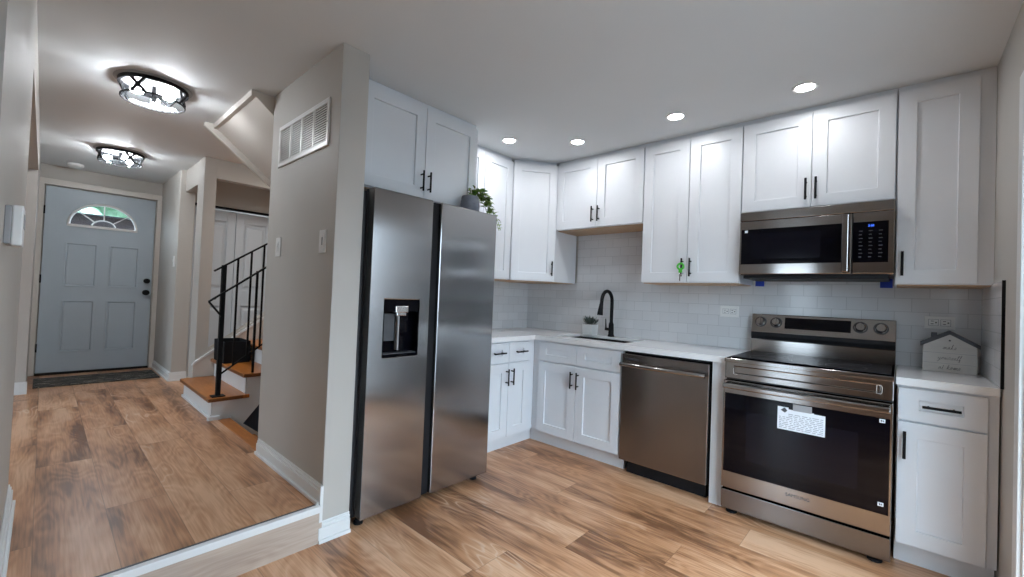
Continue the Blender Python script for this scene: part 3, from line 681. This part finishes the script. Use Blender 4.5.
for fx in (.05, WR-.06):
    for fy_ in (.02, .56): MB().lathe([(.030, 0), (.030, .012), (.018, .016), (.018, .034)], (fx, fy_, 0), 14).build('foot', 'black_plastic', rg_)
text('SAMSUNG', .024, 'ink', od, (.385, -.0404, .216), (PI/2, 0, 0))
pt = MB().prism([(.284, .685), (.335, .685), (.335, .676), (.450, .676), (.450, .672), (.498, .672), (.498, .563), (.284, .563)], 'y', -.0436, -.0428).build('paper_notice', 'paper', od)
MB().prism([(.298, .667), (.310, .677), (.318, .683), (.330, .667), (.318, .655)], 'y', -.0441, -.0436).build('hazard_mark', 'ink', pt)
MB().box(.355, .440, -.0445, -.0428, .673, .708).build('clip', 'grey_plastic', od)
ln = MB(); r3 = random.Random(5)
for i in range(9):
    z = .648-i*.0095; x = .292 if i > 1 else .335
    while x < .485:
        l = r3.uniform(.008, .03); ln.box(x, min(x+l, .490), -.0440, -.0436, z, z+.0035); x += l+r3.uniform(.003, .008)
ln.build('printed_lines', 'grey_ink', pt)
for z in (.690, .290):
    sk_ = MB().box(WR-.052, WR-.030, -.0432, -.0424, z, z+.018).build('sticker', 'paper', od)
    MB().box(WR-.047, WR-.041, -.0436, -.0432, z+.005, z+.013).box(WR-.039, WR-.035, -.0436, -.0432, z+.005, z+.013).build('sticker_mark', 'ink', sk_)

# ------------------------------------------------------------------ microwave
mw = thing('microwave', 'stainless over-range microwave with black glass door above the range', 'microwave', (-.420, -2.143, 1.430), RW)
WM, HM = .752, .402
MB().box(.003, WM-.003, .03, .405, 0, HM-.002).build('body', 'dark_side', mw, .003)
MB().box(.02, WM-.02, .02, .38, -.022, 0).build('vent_underside', 'black_plastic', mw, .004)
MB().box(0, WM, 0, .03, .347, HM).build('vent_trim', 'steel', mw, .003)
md = MB().box(0, .573, -.002, .03, .004, .344).build('door', 'steel', mw, .004)
MB().box(.010, .540, -.0045, 0, .068, .291).build('door_glass', 'black_glass', md, .001)
MB().box(.06, .43, -.0050, -.0045, .10, .262).build('window_screen', 'screen_black', md)
MB().box(.531, .561, -.050, -.036, .012, .335).box(.538, .554, -.04, 0, .03, .05).box(.538, .554, -.04, 0, .30, .32).build('handle', 'steel', md, .004)
MB().box(.030, .047, -.0055, -.0044, .270, .286).build('sticker', 'paper', md)
cp = MB().box(.577, WM, -.002, .03, .004, .344).build('control_panel', 'steel', mw, .003)
kp = MB().box(.577, .728, -.0045, 0, .066, .291).build('keypad', 'black_glass', cp, .001)
text('2:20', .015, 'display_blue', kp, (.655, -.0050, .268), (PI/2, 0, 0), 'display')
kk = MB()
for r_ in range(8):
    for c_ in range(3):
        x = .612+c_*.042; z = .238-r_*.0205; kk.box(x-.008, x+.008-.004*(r_ % 2), -.0052, -.0045, z, z+.0045)
kk.build('key_legend', 'dark_side', kp)
tag(MB().box(-.006, -.001, 0, .055, -.05, 0).build('painter_tape', 'blue_tape', None, loc=(-.010, -2.205, 1.424)), 'left scrap of blue painter tape under the microwave', 'tape', 'blue painter tape')
tag(MB().box(-.006, -.001, 0, .058, -.055, 0).build('painter_tape', 'blue_tape', None, loc=(-.010, -2.888, 1.428)), 'right scrap of blue painter tape under the microwave', 'tape', 'blue painter tape')

# ------------------------------------------------------------------ small things on the tiled wall and the worktop
def outlet(label, y0, y1, z0, z1):
    t = thing('power_outlet', label, 'outlet', (-.008, y0, z0), RW, 'wall outlets'); w_, h_ = y0-y1, z1-z0
    MB().box(0, w_, -.006, 0, 0, h_).build('cover_plate', 'white_plastic', t, .002)
    for cx in (w_*.30, w_*.70):
        MB().box(cx-.021, cx+.021, -.0066, -.0055, h_/2-.019, h_/2+.019).build('socket_surround', 'grey_ink', t)
        s_ = MB().box(cx-.019, cx+.019, -.0078, -.005, h_/2-.017, h_/2+.017).build('socket', 'white_plastic', t, .002)
        MB().box(cx-.011, cx+.001, -.0082, -.0078, h_/2+.006, h_/2+.0095).box(cx-.011, cx+.001, -.0082, -.0078, h_/2-.0095, h_/2-.006).box(cx+.007, cx+.014, -.0082, -.0078, h_/2-.0035, h_/2+.0035).build('slot', 'ink', s_)
outlet('white outlet on the tile left of the range', -1.918, -2.046, 1.143, 1.226)
outlet('white outlet on the tile above the house-shaped sign', -3.029, -3.153, 1.143, 1.213)

hs = thing('house_sign', 'white house-shaped wooden sign reading make yourself at home on the counter', 'sign', (-.150, -3.021, .914), RW)
wS, hE, hA = .208, .140, .205
MB().prism([(0, 0), (wS, 0), (wS, hE), (wS/2, hA), (0, hE)], 'y', 0, .032).build('board', 'sign_white', hs, .001)
rf = MB()
for a, b in (((-.010, hE-.006), (wS/2, hA)), ((wS/2, hA), (wS+.010, hE-.006))):
    rf.prism([a, b, (b[0], b[1]+.022), (a[0], a[1]+.022)], 'y', -.003, .036)
rf.build('roof', 'dark_grey_paint', hs, .001)
MB().box(.032, .055, .004, .028, hE+.026, hE+.072).build('chimney', 'dark_grey_paint', hs, .001)
MB().box(0, wS-.006, -.0006, .0005, .046, .0475).box(0, wS-.006, -.0006, .0005, .102, .1035).build('groove', 'grey_ink', hs)
MB().lathe([(.0045, -.0008), (.0045, .001)], (wS/2, 0, .172), 12, 'y').build('hanging_hole', 'ink', hs)
GL = {  # one-stroke cursive letters, x-height 1
 'm': [(0,0),(.15,.8),(.25,.9),(.3,0),(.45,.7),(.6,.9),(.65,0),(.8,.7),(.95,.9),(1.0,.15),(1.2,0)],
 'a': [(0,0),(.55,.85),(.3,.95),(.1,.5),(.2,.05),(.5,.3),(.62,.95),(.62,.2),(.85,0)],
 'k': [(0,0),(.3,1.2),(.4,2.1),(.25,1.9),(.2,0),(.3,.6),(.6,.95),(.35,.5),(.7,0),(.9,.05)],
 'e': [(0,0),(.4,.45),(.5,.85),(.3,.95),(.15,.5),(.3,.05),(.7,.1)],
 'y': [(0,.1),(.15,.9),(.25,.2),(.5,.2),(.65,.95),(.55,-.4),(.25,-1.0),(.15,-.6),(.9,0)],
 'o': [(0,.1),(.4,.9),(.15,.7),(.15,.15),(.45,.1),(.6,.6),(.4,.9),(.9,.6)],
 'u': [(0,.1),(.15,.9),(.2,.15),(.45,.15),(.6,.9),(.65,.1),(.9,.05)],
 'r': [(0,0),(.2,1.0),(.5,.85),(.45,.1),(.75,.05)],
 's': [(0,0),(.35,.95),(.5,.4),(.2,0),(.65,.1)],
 'l': [(0,0),(.4,1.4),(.35,2.0),(.2,1.6),(.25,.1),(.55,.05)],
 'f': [(0,0),(.4,1.5),(.35,2.1),(.2,1.7),(.2,-.9),(.35,-.5),(.3,.1),(.7,.15)],
 't': [(0,0),(.3,1.2),(.3,1.7),(.25,.1),(.55,.05)],
 'h': [(0,0),(.35,1.4),(.3,2.0),(.15,1.5),(.15,0),(.35,.85),(.55,.8),(.55,.1),(.85,.05)]}
def script(word, cx, z, s_, parent):
    paths = []; x = 0; cur = []
    for ch in word:
        if ch == ' ':
            paths.append(cur); cur = []; x += .9; continue
        g = GL[ch]; cur += [(x+a*1.05, b_) for a, b_ in g]; x += max(a for a, _ in g)*1.05+.12
    paths.append(cur); m_ = MB()
    for p_ in paths:
        sm = []
        for i in range(len(p_)-1):
            p0, p1, p2, p3 = p_[max(i-1, 0)], p_[i], p_[i+1], p_[min(i+2, len(p_)-1)]
            for t in (0, .25, .5, .75):
                sm.append(tuple(.5*(2*p1[k]+(p2[k]-p0[k])*t+(2*p0[k]-5*p1[k]+4*p2[k]-p3[k])*t*t+(3*p1[k]-p0[k]-3*p2[k]+p3[k])*t**3) for k in (0, 1)))
        m_.tube([(cx+(a-x/2+b_*.25)*s_, -.0004, z+b_*s_) for a, b_ in sm], .00055, 4)
    m_.build('lettering', 'ink', parent)
script('make', wS*.5, .124, .0125, hs); script('yourself', wS*.5, .068, .0125, hs); script('at home', wS*.5, .016, .0125, hs)

kr = thing('key_ring', 'green plastic key tag hanging from a handle of the tall wall cabinet', 'key', (XU-.032, -1.440-.318, 1.50), RW)
MB().tube([(.021*math.cos(2*PI*i/24), -.012, .021*math.sin(2*PI*i/24)-.006) for i in range(24)], .0075, 8, True).box(-.012, .012, -.0145, -.0095, -.050, -.024).build('tag', 'green_plastic', kr, smooth=True)
MB().tube([(.010*math.cos(2*PI*i/18)+.003, -.012, .010*math.sin(2*PI*i/18)-.058) for i in range(18)], .0014, 5, True).build('ring', 'chrome', kr, smooth=True)
MB().box(-.006, .002, -.014, -.0115, -.110, -.068).lathe([(.008, -.0011), (.008, .0011)], (-.002, -.0128, -.066), 14, 'y').build('key', 'chrome', kr)

# ------------------------------------------------------------------ ceiling lights
def can(label, x, y, first=[None]):
    if first[0] is None:
        t = thing('recessed_light', label, 'light', (x, y, H), 0, 'recessed kitchen ceiling lights')
        MB().lathe([(.062, -.001), (.062, -.006), (.050, -.006), (.0435, -.001)], (0, 0, 0), 32).build('trim_ring', 'white_plastic', t, smooth=True)
        MB().lathe([(.044, -.0015), (.044, -.003), (.001, -.0035)], (0, 0, 0), 32).build('lens', 'can_glow', t)
        first[0] = t; return t
    return dup(first[0], (x, y, H), None, label)
can('round recessed ceiling light nearest the refrigerator', -1.03, -.615)
can('round recessed ceiling light above the sink', -.69, -1.03)
can('round recessed ceiling light in front of the tall wall cabinet', -.695, -1.805)
can('round recessed ceiling light in front of the microwave', -.645, -2.51)

def hall_lamp(label, x, y, first=[None]):
    if first[0]: return dup(first[0], (x, y, H), math.radians(20), label)
    t = thing('flush_ceiling_lamp', label, 'lamp', (x, y, H), math.radians(55), 'flush lamps in the hall'); first[0] = t
    MB().lathe([(.190, -.001), (.192, -.004), (.186, -.008), (.15, -.012), (.001, -.013)], (0, 0, 0), 40).build('base_plate', 'grey_plastic', t, smooth=True)
    def ring(r, z0, z1, th=.006): return MB().lathe([(r, z0), (r, z1), (r-th, z1), (r-th, z0), (r, z0)], (0, 0, 0), 40, 'z', False)
    ring(.172, -.032, -.007, .014).build('upper_ring', 'black_metal', t, smooth=True)
    ring(.160, -.112, -.104).build('lower_ring', 'black_metal', t, smooth=True)
    for k in range(4):
        a = k*PI/2
        m_ = MB()
        for s_ in (-1, 1):
            m_.bar((.164*math.cos(a-s_*.22), .164*math.sin(a-s_*.22), -.028), (.158*math.cos(a+s_*.22), .158*math.sin(a+s_*.22), -.106), .010, .016)
        m_.build('strap', 'black_metal', t)
    MB().lathe([(.150, -.014), (.150, -.106), (.001, -.110)], (0, 0, 0), 40, 'z', False).build('glass_drum', 'lamp_glass', t, smooth=True)
    MB().lathe([(.012, -.012), (.012, -.10), (.018, -.104), (.001, -.112)], (0, 0, 0), 12).build('stem', 'black_metal', t)
    for k in range(3):
        a = k*2*PI/3+.4; ca_, sa_ = math.cos(a), math.sin(a)
        so = MB().tube([(.016*ca_, .016*sa_, -.072), (.058*ca_, .058*sa_, -.072)], .013, 10).build('socket', 'black_metal', t)
        MB().tube([(.058*ca_, .058*sa_, -.072), (.070*ca_, .070*sa_, -.072), (.092*ca_, .092*sa_, -.073), (.112*ca_, .112*sa_, -.074), (.122*ca_, .122*sa_, -.075)], [.012, .016, .023, .019, .005], 12).build('bulb', 'bulb_glow', so, smooth=True)
    return t
hall_lamp('black caged flush ceiling lamp in the hall nearest the kitchen', -3.045, .55)
hall_lamp('black caged flush ceiling lamp in the hall nearest the front door', -3.015, 2.60)

sd = thing('smoke_detector', 'white round smoke detector on the hall ceiling by the front door', 'smoke detector', (-3.28, 3.62, H))
MB().lathe([(.065, -.001), (.065, -.022), (.055, -.034), (.001, -.038)], (0, 0, 0), 28).build('housing', 'white_plastic', sd, smooth=True)
MB().lathe([(.030, -.0375), (.028, -.040), (.001, -.0405)], (0, 0, 0), 20).build('cap', 'white_plastic', sd, smooth=True)

# ------------------------------------------------------------------ hall wall things
# return air grille on the pier wall, local x runs towards the camera along the wall
va = thing('return_air_grille', 'white louvred return air grille high on the taupe pier wall', 'vent', (-2.505, -.055, 1.970), RW)
wv, hv = .685, .250
MB().box(0, wv, -.010, 0, 0, .026).box(0, wv, -.010, 0, hv-.026, hv).box(0, .026, -.010, 0, .026, hv-.026).box(wv-.026, wv, -.010, 0, .026, hv-.026).build('frame', 'white_plastic', va, .002)
MB().box(.02, wv-.02, -.002, -.0005, .02, hv-.02).build('backing', 'black_plastic', va)
for k in range(1, 4):
    x = .026+(wv-.052)*k/4; MB().box(x-.008, x+.008, -.010, -.001, .026, hv-.026).build('mullion', 'white_plastic', va)
lo = MB()
for i in range(15):
    z = .030+i*.0129; lo.box(.026, wv-.026, -.0085, -.0045, z, z+.0046)
lo.build('louvres', 'white_plastic', va)
scw = MB()
for x in (.012, wv-.012): scw.lathe([(.004, -.0115), (.004, -.009)], (x, 0, hv/2), 10, 'y')
scw.build('screw', 'ink', va)
def switch(label, loc, rz, dim=False, h=.117):
    t = thing('light_switch', label, 'switch', loc, rz, 'hall light switches')
    MB().box(-.037, .037, -.006, 0, -h/2, h/2).build('cover_plate', 'white_plastic', t, .002)
    s_ = MB().box(-.017, .017, -.009, -.005, -.034, .034).build('rocker', 'white_plastic', t, .0015)
    if dim: MB().box(.006, .014, -.012, -.008, -.02, .02).build('slider', 'grey_plastic', s_)
    else: MB().box(-.010, .010, -.013, -.008, -.004, .020).build('paddle', 'white_plastic', s_, .001)
switch('white light switch lower left of the air grille, nearer the stairs', (-2.505, -.112, 1.476), RW)
switch('white dimmer switch on the pier wall below the air grille, nearer the kitchen', (-2.505, -.725, 1.475), RW, True)
switch('white light switch on the hall wall right of the front door', (-2.505, 2.98, 1.470), RW)
th = thing('thermostat', 'white wall-mounted thermostat at the left edge, near the hall opening', 'thermostat', (WX, -1.24, 1.358), PI/2)
MB().box(-.07, .05, -.012, 0, -.047, .047).build('back_plate', 'grey_plastic', th, .002)
MB().box(-.065, .045, -.031, -.012, -.050, .050).build('cover', 'white_plastic', th, .003)
MB().box(-.04, .02, -.0325, -.031, -.005, .03).build('screen', 'grey_plastic', th)

dm = MB().box(-.47, .47, -.27, .27, 0, .010).build('door_mat', 'rag_mat', None, .003, loc=(-3.02, 3.40, HF))
tag(dm, 'black and grey woven mat on the floor at the front door', 'mat')

# ------------------------------------------------------------------ staircase
sc = thing('staircase', 'orange-stained wooden stairs with white risers rising off the hall', 'stairs', (-2.54, 1.03, HF))
RI = .167; RU = .232; SW = .98
for i in range(6):
    x = i*RU; z = i*RI
    MB().box(x, x+.02, .002, SW, z, z+RI-.028).build('riser', 'trim_paint', sc)
    tr_ = MB().box(x-.028, x+RU+.02, -.022, SW+.01, z+RI-.028, z+RI).build('tread', 'tread_wood', sc, .004)
    MB().box(x-.031, x-.0275, -.024, SW+.01, z+RI-.027, z+RI-.003).box(x-.029, x+RU-.03, -.0255, -.0215, z+RI-.027, z+RI-.003).build('nosing', 'tread_edge', tr_)
poly = [(0, 0)]
for i in range(6): poly += [(i*RU, i*RI+RI-.029), ((i+1)*RU, i*RI+RI-.029)]
poly += [(6*RU, 4.1*RI), (.62, .42), (.19, -.11), (.17, -.16), (.0, -.16)]
MB().prism(poly, 'y', 0, .02).build('stringer', 'trim_paint', sc)
MB().prism([(.1, -.5), (1.39, -.5), (1.39, .88), (.1, -.01)], 'y', .035, .045).build('shade_sheet', 'under_stair_shade', sc)  # added dark sheet, stands in for the shade under the stairs
MB().box(-.016, 0, -.004, SW, 0, .022).box(-.03, .05, -.03, 0, -.01, .028).build('base_moulding', 'trim_paint', sc, .004)
# flight going down beside it
tag(MB().box(-2.505, -2.418, .092, 1.0, .142, HF+.001).build('stair_nosing', 'tread_wood', None, .006), 'dark orange wooden nosing board at the hall floor edge above the lower stairs', 'nosing')
sdn = thing('lower_staircase', 'dark orange wooden treads going down between the pier wall and the stairs', 'stairs', (-2.505, .09, HF))
for i in range(5):
    x = i*.25; z = -(i+1)*.165
    MB().box(x, x+.27, .006, .915, z-.028, z).build('tread', 'tread_wood', sdn, .004)
    MB().box(x+.235, x+.25, .006, .915, z-.165, z-.028).build('riser', 'tread_edge', sdn)
MB().prism([(.10, -.01), (.10, -.20), (1.2, -1.05), (1.2, -.92)], 'y', .919, .934).build('skirt_board', 'trim_paint', sdn, .002)
MB().prism([(.09, .01), (.09, -.03), (1.2, -.96), (1.2, -.92)], 'y', .908, .936).build('skirt_cap', 'trim_paint', sdn, .002)
# landing on top of the visible flight
struct('floor_landing', MB().box(-1.17, -.4, 1.03, 2.03, HF+RI*6-.15, HF+RI*6+.01), 'tread_wood')

# railing
rl = thing('stair_railing', 'black metal stair railing with slim balusters standing on the stairs', 'railing', (-2.495, 1.075, HF+RI))
def Z(p): return p-HF-RI
def X_(p): return p+2.495
sr = .70
MB().box(-.016, .016, -.016, .016, 0, Z(1.39)).build('newel_post', 'black_metal', rl, .002)
MB().box(-.045, .045, -.04, .04, 0, .008).build('post_foot', 'black_metal', rl, .002)
MB().bar((X_(-2.56), 0, Z(1.340)), (X_(-1.25), 0, Z(1.340+1.31*sr)), .03, .012).build('top_rail', 'black_metal', rl)
MB().bar((X_(-2.487), 0, Z(.520)), (X_(-1.25), 0, Z(.520+1.237*.755)), .012, .012).build('bottom_rail', 'black_metal', rl)
for x in (-2.40, -2.304, -2.212, -2.118, -2.02, -1.93, -1.835, -1.74, -1.645, -1.55, -1.45, -1.35):
    MB().box(X_(x)-.0065, X_(x)+.0065, -.0065, .0065, Z(.520+(x+2.487)*.755), Z(1.335+(x+2.56)*sr)).build('baluster', 'black_metal', rl)
hr = MB(); y_ = -.06
hr.bar((X_(-2.60), y_, Z(1.100)), (X_(-1.25), y_, Z(1.100+1.35*.755)), .03, .012)
hr.bar((X_(-2.60), y_, Z(1.100)), (X_(-2.51), y_, Z(.985)), .022, .012)
hr.box(X_(-2.51)-.006, X_(-2.51)+.006, y_, -.01, Z(.98), Z(.992))
hr.tube([(X_(-2.55), y_, Z(1.135)), (X_(-2.55), y_+.05, Z(1.12))], .006, 8)
hr.build('handrail', 'black_metal', rl)
MB().box(X_(-2.262)-.008, X_(-2.262)+.008, -.03, -.014, HF+RI*2-HF-RI, Z(1.36)).build('support_post', 'black_metal', rl)

bn = thing('fabric_bin', 'square black fabric storage bin on the second stair tread', 'bin', (-2.224, 1.79, HF+RI*2))
q = MB(); w0, w1 = .135, .14; y0 = .14
V = []
for s_, z in ((1, 0), (1.03, .20)):
    for sx_, sy_ in ((-1,-1),(1,-1),(1,1),(-1,1)): V.append((sx_*.105*s_, sy_*.165*s_, z))
for s_, z in ((.96, .20), (.94, .01)):
    for sx_, sy_ in ((-1,-1),(1,-1),(1,1),(-1,1)): V.append((sx_*.105*s_, sy_*.165*s_, z))
F = [(0,3,2,1), (12,13,14,15)]
for j in range(3):
    for i in range(4): F.append((j*4+i, j*4+(i+1) % 4, (j+1)*4+(i+1) % 4, (j+1)*4+i))
q.add(V, F); q.build('body', 'bin_fabric', bn, .006)
MB().box(-.108, -.106, -.04, .04, .12, .15).build('handle', 'black_plastic', bn)
